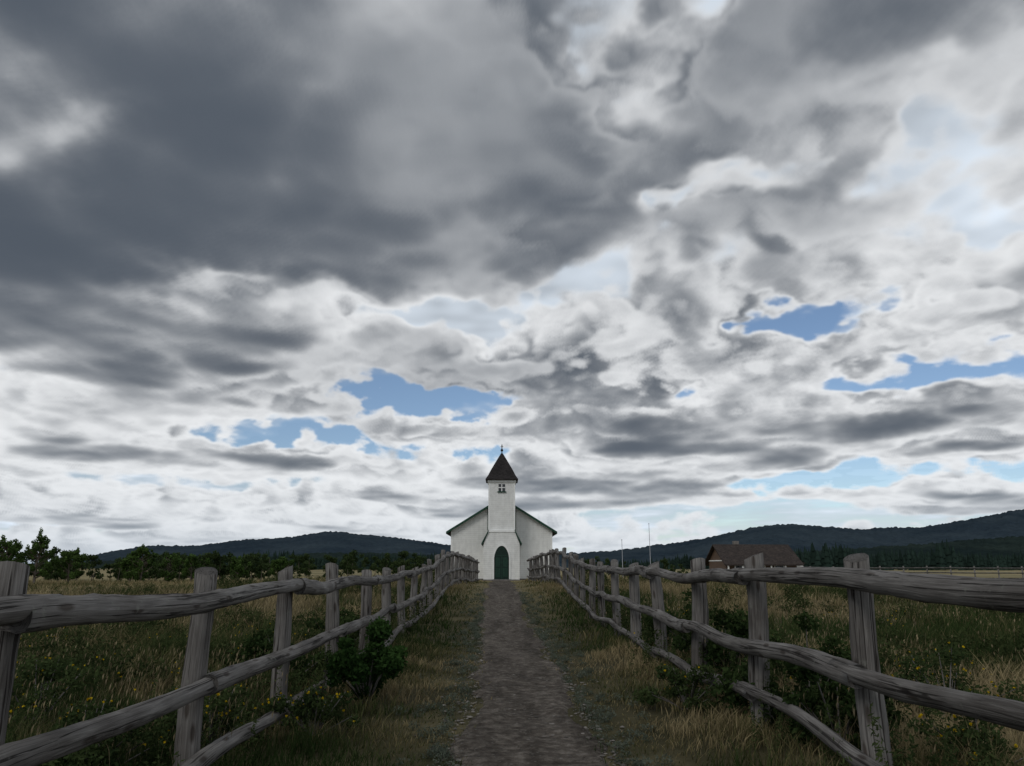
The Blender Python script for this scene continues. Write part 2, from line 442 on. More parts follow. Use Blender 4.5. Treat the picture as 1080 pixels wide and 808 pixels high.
for i in range(900):
    y=9+50*r.random()**1.3; x=(3.2+r.random()*(y*.75+2))*(-1 if r.random()<.5 else 1)
    if vnoise(x*.25,y*.25)<.42: continue
    g=float(ground(x,y)); s=.22+.38*r.random()
    for j in range(5):
        bl.append((x+r.normal(0,s*.55),y+r.normal(0,s*.5),g+.12+s*.6*r.random(),s*.42,s*.42,s*.33))
for i in range(70):
    y=12+26*r.random(); sd=-1 if r.random()<.5 else 1; x=float(Lx(sd,y))+sd*(.3+.8*r.random())
    g=float(ground(x,y)); s=.25+.3*r.random()
    for j in range(6): bl.append((x+r.normal(0,s*.5),y+r.normal(0,s*.6),g+.12+s*1.1*r.random(),s*.36,s*.36,s*.33))
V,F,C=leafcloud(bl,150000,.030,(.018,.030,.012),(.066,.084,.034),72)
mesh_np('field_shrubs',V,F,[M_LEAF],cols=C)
bl=[]
for i in range(520):
    y=3.5+20*r.random()**1.2; sd=-1 if r.random()<.45 else 1
    x=float(Lx(sd,y))+sd*r.normal(.25,.42)
    if abs(x)<1.7: continue
    if vnoise(x*.9+3,y*.5+8)<.40: continue
    g=float(ground(x,y)); h=.28+.42*r.random(); a=r.random()*6.28; ln=h*.15
    for j in range(4):
        f=(j+.6)/4; bl.append((x+math.cos(a)*ln*f,y+math.sin(a)*ln*f,g+h*f,.05*(1.2-f*.7),.05*(1.2-f*.7),h*.15))
V,F,C=leafcloud(bl,42000,.020,(.024,.040,.016),(.080,.106,.04),75,asp=.3)
mesh_np('tall_weeds',V,F,[M_LEAF],cols=C)
bl=[]
for i in range(170):
    y=4.5+16*r.random(); x=(2.7+r.random()*(y*.6))*(-1 if r.random()<.5 else 1)
    if vnoise(x*.5+9,y*.5)<.5: continue
    g=float(ground(x,y)); 
    for j in range(4): bl.append((x+r.normal(0,.14),y+r.normal(0,.14),g+.28+.2*r.random(),.009,.009,.006))
V,F,C=leafcloud(bl,len(bl)*6,.010,(.42,.28,.01),(.62,.46,.02),73,asp=.9)
mesh_np('yellow_wildflowers',V,F,[M_LEAF],cols=C)
bl=[]
for i in range(560):
    y=3+28*r.random()**1.2; sd=-1 if r.random()<.42 else 1
    x=float(pathc(y))+sd*(.66+abs(r.normal(0,.28)))
    g=float(ground(x,y)); s=.045+.055*r.random()
    bl.append((x,y,g+s*.4,s,s,s*.6))
V,F,C=leafcloud(bl,40000,.014,(.055,.070,.050),(.15,.175,.14),74,asp=.35)
mesh_np('sagebrush',V,F,[M_LEAF],cols=C)

# ------------------------------------------------------------------ trees
M_BARK=plain('bark',(.10,.085,.07),.9,.4,8,.5)
def tree(name,x,y,h,w,seed,n=4200,c0=(.022,.045,.014),c1=(.11,.18,.05),size=.085):
    r=np.random.default_rng(seed); g=float(ground(x,y)); e=empty(name,(x,y,g)); T=Tubes(); bl=[]
    th=[(0,0,-.2),(r.normal(0,.08),r.normal(0,.08),h*.35),(r.normal(0,.2),r.normal(0,.2),h*.7),(r.normal(0,.25),0,h*.93)]
    T.add(th,[h*.024,h*.019,h*.011,h*.004],seg=8,seed=seed)
    for i in range(36):
        f=.10+.83*r.random(); a=r.random()*6.28; L=w*.5*(1-abs(f-.4)*1.2)*(.5+.8*r.random())
        p0=np.array([0,0,h*f*.85]); p1=p0+np.array([math.cos(a)*L*.6,math.sin(a)*L*.6,L*.35]); p2=p0+np.array([math.cos(a)*L,math.sin(a)*L,L*.75])
        T.add([p0,p1,p2],[h*.010,h*.006,h*.002],seg=5,seed=seed+i,cap=False)
        s=w*.085*(.5+1.0*r.random()); bl.append((*p2,s,s,s*1.2)); 
        if r.random()<.5: bl.append((*(p1+r.normal(0,.15,3)),s*.8,s*.8,s*.7))
    bl.append((th[3][0],0,h*.93,w*.06,w*.06,h*.08))
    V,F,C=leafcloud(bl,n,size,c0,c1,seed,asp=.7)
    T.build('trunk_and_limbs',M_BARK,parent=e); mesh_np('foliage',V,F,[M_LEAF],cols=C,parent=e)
for i,(x,y,h,w) in enumerate([(-47.7,76,4.8,3.0),(-45.0,77,5.4,2.8),(-42.8,79,3.6,2.6),(-50.5,74,4.9,3.4),(-37.6,83,4.0,2.6),(-35.2,84,3.1,2.6),(-32.0,82,3.0,2.4),(-49.5,80,4.2,3.0),(-39.6,85,3.0,2.4),(-28.5,86,2.7,2.2),(-24.5,88,2.8,2.3)]):
    tree('aspen_tree',x,y,h,w,400+i*40)
bl=[];T=Tubes()
r=np.random.default_rng(88)
TH=[]
for i in range(62):
    y=96+14*r.random(); t=r.random()**.8; x=(-.60+.30*t)*y; TH.append((x,y,1.7+2.3*r.random()))
for i in range(60):
    y=120+50*r.random(); t=r.random(); x=(-.45+.38*t)*y; TH.append((x,y,2.0+2.4*r.random()))
for i in range(22):
    y=120+40*r.random(); t=r.random(); x=(.09+.14*t)*y; TH.append((x,y,1.6+1.6*r.random()))
for x,y,h in TH:
    g=float(ground(x,y)); T.add([(x,y,g-.2),(x+r.normal(0,.1),y,g+h*.8)],[.07,.02],seg=5,cap=False)
    for j in range(9):
        f=.15+.8*r.random(); q=h*.32*(1.1-abs(f-.4))
        bl.append((x+r.normal(0,q*.6),y+r.normal(0,q*.6),g+h*f,h*.13,h*.13,h*.11))
V,F,C=leafcloud(bl,80000,.13,(.018,.032,.014),(.065,.095,.036),89,asp=.7)
e=empty('shrub_thicket'); mesh_np('foliage',V,F,[M_LEAF],cols=C,parent=e); T.build('stems',M_BARK,parent=e)

def conifers(name,spec,seed):
    r=np.random.default_rng(seed); VV=[];FF=[];CC=[];o=0
    for (n,a0,a1,d0,d1,h0,h1) in spec:
        for i in range(n):
            d=d0+(d1-d0)*r.random(); a=a0+(a1-a0)*r.random(); x=a*d;y=d;h=h0+(h1-h0)*r.random()
            h*=.6+.8*vnoise(a*30,d*.01)
            g=float(ground(x,y)); w=h*(.14+.06*r.random()); c=np.array([.015,.026,.021])*(.7+.9*r.random())
            for k in range(4):
                z0=g+h*(.06+.22*k); z1=min(g+h,z0+h*.40); ww=w*(1-.21*k); m=6; ph=r.random()*6
                th=ph+np.arange(m)/m*6.283; rr=ww*(.7+.6*r.random(m))
                ring=np.stack([x+rr*np.cos(th),y+rr*np.sin(th),z0-h*.03*r.random(m)],1)
                VV.append(ring);VV.append(np.array([[x,y,z1]])); 
                idx=np.arange(m); FF.append(np.stack([o+idx,o+(idx+1)%m,np.full(m,o+m)],1)); o+=m+1; CC.append(np.repeat(c[None],m+1,0))
    mesh_np(name,np.concatenate(VV),np.concatenate(FF),[M_CON],cols=np.concatenate(CC))
conifers('distant_forest',[(1300,.34,1.1,380,600,7,12),(700,.1,.4,520,700,5,9),(1300,-.42,-.02,460,700,6,10),(250,-1.1,-.56,480,700,4,7)],91)

# ------------------------------------------------------------------ hills
def hill_mat(name,a,b_):
    m,nt,b=newmat(name); ob=N(nt,'ShaderNodeTexCoord').outputs['Object']
    n=noise(nt,ob,.004,7,.65); n2=noise(nt,ob,.05,4,.7)
    c=ramp(nt,n.outputs[0],[(.35,a),(.65,b_)])
    c=mixc(nt,.6,c,ramp(nt,n2.outputs[0],[(.3,(.6,.6,.6)),(.7,(1.4,1.4,1.4))]),'MULTIPLY')
    nt.links.new(c,b.inputs['Base Color']); b.inputs['Roughness'].default_value=1; b.inputs['Specular IOR Level'].default_value=0
    return m
def hills(name,tab,R0,R1,mat,jag,na=1300,nr=26,seed=0):
    tx=[t[0] for t in tab]; te=[t[1] for t in tab]
    a=np.linspace(tx[0],tx[-1],na); t=np.linspace(0,1,nr)
    A,Tt=np.meshgrid(a,t)
    e=np.interp(a,tx,te); e=np.convolve(np.pad(e,15,mode='edge'),np.ones(31)/31,'valid')
    E=np.broadcast_to(e,A.shape); D=R0+(R1-R0)*Tt
    Hh=E*(R0+(R1-R0)*.7)
    prof_=np.where(Tt<.7,ssm(0,.7,Tt)**.8,1-ssm(.7,1,Tt)*.5)
    nz=(fbm(A*14+seed,Tt*3,4)-.5)
    z=Hh*prof_*(1+.35*nz*(1-ssm(.55,.7,Tt)))+ jag*(vnoise(A*700,Tt*60)+vnoise(A*260+5,Tt*33)-1)*prof_*np.minimum(1,E*80)
    z=np.where(Tt==0,-5,z)
    V=np.stack([(A*D).ravel(),D.ravel(),z.ravel()],1)
    i=np.arange(A.size).reshape(A.shape)
    F=np.stack([i[:-1,:-1].ravel(),i[:-1,1:].ravel(),i[1:,1:].ravel(),i[1:,:-1].ravel()],1)
    mesh_np(name,V,F,[mat],smooth=True)
hA=hill_mat('forested_hill_far_hazed',(.023,.036,.050),(.042,.059,.073))  # aerial haze is mixed into the far ridge's bluish base colour
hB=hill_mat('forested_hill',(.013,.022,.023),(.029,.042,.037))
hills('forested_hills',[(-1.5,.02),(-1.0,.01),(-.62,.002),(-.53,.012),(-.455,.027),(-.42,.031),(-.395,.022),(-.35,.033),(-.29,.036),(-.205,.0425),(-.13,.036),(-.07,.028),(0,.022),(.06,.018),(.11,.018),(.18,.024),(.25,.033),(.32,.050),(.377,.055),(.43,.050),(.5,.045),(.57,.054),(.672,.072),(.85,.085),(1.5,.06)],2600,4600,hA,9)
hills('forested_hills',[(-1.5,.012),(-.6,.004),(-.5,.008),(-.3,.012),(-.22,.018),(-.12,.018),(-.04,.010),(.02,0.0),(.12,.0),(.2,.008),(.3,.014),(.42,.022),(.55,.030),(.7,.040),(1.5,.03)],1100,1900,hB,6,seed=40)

# ------------------------------------------------------------------ church
def siding(name,c,pitch=.16):
    m,nt,b=newmat(name); ob=N(nt,'ShaderNodeTexCoord').outputs['Object']
    w=N(nt,'ShaderNodeTexWave',bands_direction='Z',wave_profile='SAW'); w.inputs['Scale'].default_value=1/pitch/ (20/6.2831853)*1.0
    nt.links.new(ob,w.inputs['Vector'])
    n=noise(nt,ob,2.2,6,.65); n2=noise(nt,mapping(nt,ob,(5,5,.5)),1,5,.6)
    cc=ramp(nt,n.outputs[0],[(.3,tuple(v*.86 for v in c)),(.6,c)])
    cc=mixc(nt,.6,cc,ramp(nt,n2.outputs[0],[(.3,(.84,.84,.83)),(.6,(1,1,1))]),'MULTIPLY')
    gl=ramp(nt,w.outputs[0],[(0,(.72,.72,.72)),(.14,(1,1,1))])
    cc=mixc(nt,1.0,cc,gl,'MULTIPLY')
    nt.links.new(cc,b.inputs['Base Color']); b.inputs['Roughness'].default_value=.6
    bump(nt,w.outputs[0],.6,.02,b); return m
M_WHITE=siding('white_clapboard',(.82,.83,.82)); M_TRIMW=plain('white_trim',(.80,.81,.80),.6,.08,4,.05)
M_GREEN=plain('green_paint',(.014,.055,.035),.55,.3,5,.1); M_DOOR=plain('green_door_paint',(.008,.024,.018),.5,.3,5,.1)
M_DPAN=plain('green_panel_paint',(.012,.040,.028),.5,.3,5,.1)
def shingle(name,c):
    m,nt,b=newmat(name); ob=N(nt,'ShaderNodeTexCoord').outputs['Object']
    br=N(nt,'ShaderNodeTexBrick'); br.inputs['Scale'].default_value=3.0
    br.inputs['Color1'].default_value=(*[v*.6 for v in c],1); br.inputs['Color2'].default_value=(*[v*1.35 for v in c],1); br.inputs['Mortar'].default_value=(*[v*.3 for v in c],1)
    sx=N(nt,'ShaderNodeSeparateXYZ'); cx=N(nt,'ShaderNodeCombineXYZ'); nt.links.new(ob,sx.inputs[0])
    ad=N(nt,'ShaderNodeMath',operation='ADD'); nt.links.new(sx.outputs[0],ad.inputs[0]); nt.links.new(sx.outputs[1],ad.inputs[1])
    nt.links.new(ad.outputs[0],cx.inputs[0]); nt.links.new(sx.outputs[2],cx.inputs[1]); nt.links.new(cx.outputs[0],br.inputs['Vector'])
    n=noise(nt,ob,1.5,5,.6); c2=mixc(nt,.7,br.outputs[0],ramp(nt,n.outputs[0],[(.3,(.6,.6,.6)),(.7,(1.25,1.2,1.15))]),'MULTIPLY')
    nt.links.new(c2,b.inputs['Base Color']); bump(nt,br.outputs['Fac'],-.5,.02,b); return m
M_ROOF=shingle('dark_shingles',(.030,.027,.028)); M_BROOF=shingle('brown_shingles',(.050,.040,.036))
m,nt,b=newmat('dark_glass'); b.inputs['Base Color'].default_value=(.012,.016,.02,1); b.inputs['Roughness'].default_value=.12; b.inputs['Specular IOR Level'].default_value=.5; M_GLASS=m
M_FOUND=plain('stone_foundation',(.16,.15,.14),.9,.4,5,.6)

def arch(w,h,z0=0,n=7):
    hs=h-w*1.6; pts=[(-w,z0),(w,z0),(w,z0+hs)]
    for i in range(1,n+1):
        t=i/n; pts.append((w*(1-t**1.5*1.0) if i<n else 0, z0+hs+ (h-hs)*math.sin(t*math.pi/2)**.95))
    L=[(-a,b) for a,b in pts[3:-1]][::-1]
    return pts+L+[(-w,z0+hs)]
CH=empty('white_church',(0,66,float(prof(66))-.02))
W=4.25; EH=4.1; RH=6.72; YN0=0; YN1=15
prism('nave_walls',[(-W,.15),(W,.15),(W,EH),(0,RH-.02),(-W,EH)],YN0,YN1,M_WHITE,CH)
box('foundation',-W-.06,W+.06,YN0-.06,YN1+.06,-.6,.15,M_FOUND,CH)
ov=.38; sl=(RH-EH)/W; th=.10
for s,nm in ((1,'roof_right'),(-1,'roof_left')):
    xe=W+ov; ze=RH-sl*xe
    prism(nm,[(0.0*s,RH+.02),(s*xe,ze+.02),(s*xe,ze+.02+th),(0,RH+.02+th)][::s],YN0-.40,YN1+.35,M_ROOF,CH)
    prism('bargeboard_'+nm[5:],[(s*.003,RH-.05),(s*(xe+.02),ze-.07),(s*(xe+.02),ze+.13),(s*.003,RH+.15)][::s],YN0-.45,YN0-.402,M_GREEN,CH)
    box('eave_fascia_'+nm[5:],min(s*(xe+.002),s*(xe+.04)),max(s*(xe+.002),s*(xe+.04)),YN0-.40,YN1+.35,ze-.06,ze+.12,M_GREEN,CH)
    box('corner_board_'+nm[5:],min(s*(W-.14),s*(W+.02)),max(s*(W-.14),s*(W+.02)),YN0-.03,YN0+.14,.152,EH-.08,M_TRIMW,CH)
TW=1.08; TY0=-2.1; TY1=-.002; TH_=8.1
box('tower_walls',-TW,TW,TY0,TY1,3.3,TH_,M_WHITE,CH)
VW=1.46; VY0=TY0-.22
prism('vestibule_walls',[(-VW,.12),(VW,.12),(VW,2.95),(TW+.01,3.85),(-TW-.01,3.85),(-VW,2.95)],VY0,TY1-.002,M_WHITE,CH)
box('vestibule_foundation',-VW-.05,VW+.05,VY0-.05,-.07,-.6,.12,M_FOUND,CH)
for s,nm in ((1,'right'),(-1,'left')):
    prism('shoulder_roof_'+nm,[(s*(TW+.003),3.86),(s*(VW+.16),2.82),(s*(VW+.20),2.93),(s*(TW+.003),4.03)][::s],VY0-.12,TY1-.01,M_GREEN,CH)
    box('tower_trim_'+nm,min(s*(TW-.10),s*(TW+.025)),max(s*(TW-.10),s*(TW+.025)),TY0-.025,TY0+.12,4.06,TH_-.18,M_TRIMW,CH)
    box('tower_downpipe_'+nm,min(s*(TW+.003),s*(TW+.12)),max(s*(TW+.003),s*(TW+.12)),-.14,-.05,4.1,6.0,M_GREEN,CH)
prism('vestibule_cap',[(-TW-.02,3.853),(TW+.02,3.853),(TW-.03,3.99),(-TW+.03,3.99)],VY0-.06,TY0-.005,M_TRIMW,CH)
box('tower_cornice',-TW-.10,TW+.10,TY0-.10,TY1-.0+.10,TH_-.17,TH_,M_TRIMW,CH)
cy=(TY0+TY1)/2
def pyr(name,levels,mat):
    V=[];F=[]
    for hw_,z in levels:
        for dx,dy in ((-1,-1),(1,-1),(1,1),(-1,1)): V.append((dx*hw_,cy+dy*hw_,z))
    for l in range(len(levels)-1):
        for i in range(4):
            j=(i+1)%4; F.append((4*l+i,4*l+j,4*l+4+j,4*l+4+i))
    F.append((3,2,1,0)); t=4*(len(levels)-1); F.append((t,t+1,t+2,t+3))
    return poly(name,V,F,mat,CH)
pyr('spire_roof',[(1.34,TH_+.003),(1.36,TH_+.07),(1.13,TH_+.42),(.93,TH_+.85),(.62,TH_+1.42),(.30,TH_+2.0),(.07,TH_+2.40)],M_ROOF)
box('finial_post',-.04,.04,cy-.04,cy+.04,TH_+2.38,TH_+3.15,M_ROOF,CH)
pyr('finial_knob',[(.03,TH_+2.55),(.11,TH_+2.62),(.11,TH_+2.70),(.03,TH_+2.78)],M_ROOF)
box('finial_cross_bar',-.12,.12,cy-.025,cy+.025,TH_+2.95,TH_+2.99,M_ROOF,CH)
box('belfry_window',-.27,.27,TY0-.03,TY0-.004,7.18,7.78,M_GLASS,CH)
box('belfry_mullion_v',-.035,.035,TY0-.06,TY0-.031,7.18,7.78,M_TRIMW,CH)
box('belfry_mullion_h_left',-.27,-.037,TY0-.06,TY0-.031,7.46,7.53,M_TRIMW,CH)
box('belfry_mullion_h_right',.037,.27,TY0-.06,TY0-.031,7.46,7.53,M_TRIMW,CH)
box('belfry_sill',-.36,.36,TY0-.11,TY0-.004,7.09,7.178,M_GREEN,CH)
def ring(name,w0,h0,w1,h1,y0,y1,mat,z0):
    a=arch(w0,h0,z0); c=arch(w1,h1,z0); n=len(a); V=[];F=[]
    for yy in (y0,y1):
        for pset in (a,c):
            for p in pset: V.append((p[0],yy,p[1]))
    for i in range(1,n):
        j=(i+1)%n
        F+= [(i,j,n+j,n+i),(2*n+i,3*n+i,3*n+j,2*n+j),(n+i,n+j,3*n+j,3*n+i),(i,2*n+i,2*n+j,j)]
    return poly(name,V,F,mat,CH)
prism('door_leaf',arch(.60,2.62,.14),VY0-.035,VY0-.003,M_DOOR,CH)
ring('door_frame',.603,2.63,.72,2.84,VY0-.10,VY0-.002,M_TRIMW,.14)
box('door_centre_batten',-.03,.03,VY0-.06,VY0-.037,.16,1.95,M_DPAN,CH)
box('door_transom',-.595,.595,VY0-.07,VY0-.037,1.955,2.03,M_DPAN,CH)
for k,xx in enumerate((-.3,.3)):
    box(f'door_panel_low_{k}',xx-.19,xx+.19,VY0-.052,VY0-.037,.32,1.0,M_DPAN,CH)
    box(f'door_panel_high_{k}',xx-.19,xx+.19,VY0-.052,VY0-.037,1.12,1.85,M_DPAN,CH)
box('door_step',-.95,.95,VY0-.8,VY0-.052,-.3,.06,M_FOUND,CH,.02)
for s in (-1,1):
    for k in range(4):
        yc=2.2+3.4*k; pts=[(yc+a,b_) for a,b_ in arch(.42,2.1,1.4)]
        x0=s*(W+.004); x1=s*(W+.05)
        prism(f'side_window_{k}',pts,x0,x1,M_GLASS,CH,'x')
        box(f'side_window_bar_{k}',min(s*(W+.052),s*(W+.09)),max(s*(W+.052),s*(W+.09)),yc-.03,yc+.03,1.4,3.3,M_TRIMW,CH)
        box(f'side_window_sill_{k}',min(s*(W+.004),s*(W+.14)),max(s*(W+.004),s*(W+.14)),yc-.52,yc+.52,1.3,1.398,M_GREEN,CH)

# ------------------------------------------------------------------ cabin
M_LOG=siding('brown_log_wall',(.13,.085,.06),.28)
CX=empty('log_cabin',(29.3,92,float(ground(29.3,92))-.1),.10)
cw=4.2
prism('cabin_walls',[(-2.6,0),(2.6,0),(2.6,2.4),(0,4.15),(-2.6,2.4)],-cw,cw,M_LOG,CX,'x')
for s,nm in ((-1,'front'),(1,'back')):
    prism('cabin_roof_'+nm,[(0,4.17),(s*3.5,1.87),(s*3.5,2.0),(0,4.31)][::s],-cw-.45,cw+.45,M_BROOF,CX,'x')
for s,nm in ((-1,'left'),(1,'right')):
    box('cabin_gable_board_'+nm,s*cw+(.004 if s>0 else -.06),s*cw+(.06 if s>0 else -.004),-2.6,2.6,2.38,2.5,M_TRIMW,CX)
box('cabin_chimney',-1.9,-1.3,.2,.8,3.7,4.7,M_FOUND,CX,.02)
box('cabin_door',-.5,.45,-2.66,-2.603,.1,2.1,M_TRIMW,CX)
for k,xx in enumerate((-2.6,2.1)):
    box(f'cabin_window_frame_{k}',xx-.6,xx+.6,-2.66,-2.603,.85,1.95,M_TRIMW,CX)
    box(f'cabin_window_glass_{k}',xx-.48,xx+.48,-2.69,-2.662,.95,1.85,M_GLASS,CX)
for k in range(6):
    xx=-cw+k*cw*.4; box(f'porch_post_{k}',xx-.07,xx+.07,-3.38,-3.24,0,1.90,M_TRIMW,CX)
box('porch_rail',cw*-.98,cw*.98,-3.34,-3.28,.8,.9,M_TRIMW,CX)
box('lean_to_wall',cw+.07,cw+1.3,-1.6,1.8,0,2.1,M_WHITE,CX)
prism('lean_to_roof',[(cw+.07,2.4),(cw+1.5,2.1),(cw+1.5,2.18),(cw+.07,2.5)],-1.8,2.0,M_BROOF,CX)

T=Tubes(); r=np.random.default_rng(5)
for k in range(22):
    x=33+k*2.4; y=84-.2*k; g=float(ground(x,y)); T.add([(x,y,g-.2),(x,y,g+1.75)],.085,seg=6)
    if k<21:
        x2=x+2.4;y2=y-.2; g2=float(ground(x2,y2))
        for h in (.5,1.05,1.55): T.add([(x-.1,y-.1,g+h),(x2+.1,y2-.1,g2+h)],.065,seg=6)
T.build('rail_fence',M_WOOD)
M_POLE=plain('pole_metal',(.30,.31,.33),.5,.1,3,.05)
for x,y,h in ((8.45,55,2.8),(10.5,55.5,4.0)):
    g=float(ground(x,y)); e=empty('flagpole',(x,y,g)); T=Tubes()
    T.add([(0,0,-.2),(0,0,h)],[.028,.016],seg=8,rough=.0); T.build('pole',M_POLE,parent=e)
    T=Tubes(); T.add([(0,0,h),(0,0,h+.04),(0,0,h+.08)],[.02,.04,.015],seg=8,rough=0); T.build('ball_finial',M_POLE,parent=e)
    T=Tubes(); T.add([(0,0,-.1),(0,0,.18)],[.12,.09],seg=8,rough=0); T.build('base',M_FOUND,parent=e)

# ------------------------------------------------------------------ clouds: ray-marched slab of procedural 3D noise, computed for the whole sky dome
t_c=time.time()
def tex3(n=256,lat=16,seed=1):
    r=np.random.default_rng(seed).standard_normal((lat,lat,lat)).astype(np.float32)
    k=n//lat
    def up(a,ax):
        a=np.moveaxis(a,ax,0); out=np.empty((lat,k)+a.shape[1:],np.float32)
        for j in range(k):
            t=(j+.5)/k
            w0=(1-t)**3/6; w1=(3*t**3-6*t*t+4)/6; w2=(-3*t**3+3*t*t+3*t+1)/6; w3=t**3/6
            out[:,j]=w0*np.roll(a,1,0)+w1*a+w2*np.roll(a,-1,0)+w3*np.roll(a,-2,0)
        out=out.reshape((n,)+a.shape[1:]); return np.moveaxis(out,0,ax)
    for ax in range(3): r=up(r,ax)
    r-=r.mean(); r/=r.std(); return np.ascontiguousarray(r,dtype=np.float32).ravel()
TX=tex3()
FR=[.42,.93,1.95,4.1,8.6,17.5]; AM=[.90,.66,.46,.31,.21,.13]
OFFS=[(3.1,7.7,1.3),(11.2,2.9,5.1),(6.3,13.1,9.7),(1.7,4.4,12.2),(9.9,8.1,3.3),(5.5,1.2,7.9)]
def look(x,y,z,i,jx,jy,jz):
    f=FR[i]*16; o=OFFS[i]
    ix=(x*f+(o[0]*16+jx)).astype(np.int32)&255
    iy=(y*f+(o[1]*16+jy)).astype(np.int32)&255
    iz=(z*(f*1.5)+(o[2]*16+jz)).astype(np.int32)&255
    return TX[(ix<<16)+(iy<<8)+iz]
def bil(q,i):
    b_=np.abs(q)*1.66-1.32
    return .5*b_+.55*q if i==2 else b_
# large weather masses: (azimuth deg, elevation deg, half widths, amount)
BIG=[(-18,25,20,6.5,1.2),(-10,36,30,8,1.2),(6,28.5,10,5,1.1),(-3.6,16,9,2.4,.9),(22,24,8,3,.7),(22,37,10,5,.9),(36,38,8,6,.6),(-34,20,7,4,.7),(-8,21.5,9,1.8,.4),
    (33,28.5,7,4.0,-.8),(11,35.5,3.2,5,-1.15),(14,27.5,5.5,2.0,-1.35),(-34,27,5,3.4,-.85),(-13,19.0,12,1.6,-1.2),(35,20,6,2.8,-.9),(0,20,6,1.4,-.9)]
BLUE=[(22.3,17.2,4.6,1.3,1.15),(-5.7,12.4,7.0,1.7,1.15),(31,12.4,10,1.5,1.05),(-13.5,9.0,6.0,1.1,.95),(27,6.6,13,1.6,.72),(12,12.0,6,1.1,.60),(3,8.0,9,1.2,.75)]
PUFF=[(10.5,10.4,3.2,.9,1.7),(10,8.2,4,.7,1.5),(-5,9.9,4,.7,1.2),(-16,7.6,5,.7,1.5),(27,9.6,3.0,.7,1.4),(-26,7,5,.7,1.3),(20,7.2,4,.6,1.2),(2,6.0,5,.5,1.1),(-10,5.2,6,.6,1.1),(31,7.4,4,.6,1.2),(24,5.0,6,.5,1.1),(33,4.4,5,.5,1.0),(14,5.0,5,.6,1.0),(-22,4.6,8,.5,1.0)]
def fld(BL,a,e):
    s=np.zeros_like(a)
    for (ca,ce,ra,re,am) in BL: s+=am*np.exp(-((a-ca)/ra)**2-((e-ce)/re)**2)
    return s
WI,HI=2560,1080
uu=(np.arange(WI)+.5)/WI; vv=(np.arange(HI)+.5)/HI
s_=np.abs(2*uu-1); azd=np.sign(2*uu-1)*70*s_/((250/180)-s_); eld=60*vv/((150/90)-vv)
HH=.80; KS=32
BRT=np.array([.92,.935,.95],np.float32); DRK=np.array([.083,.101,.128],np.float32)
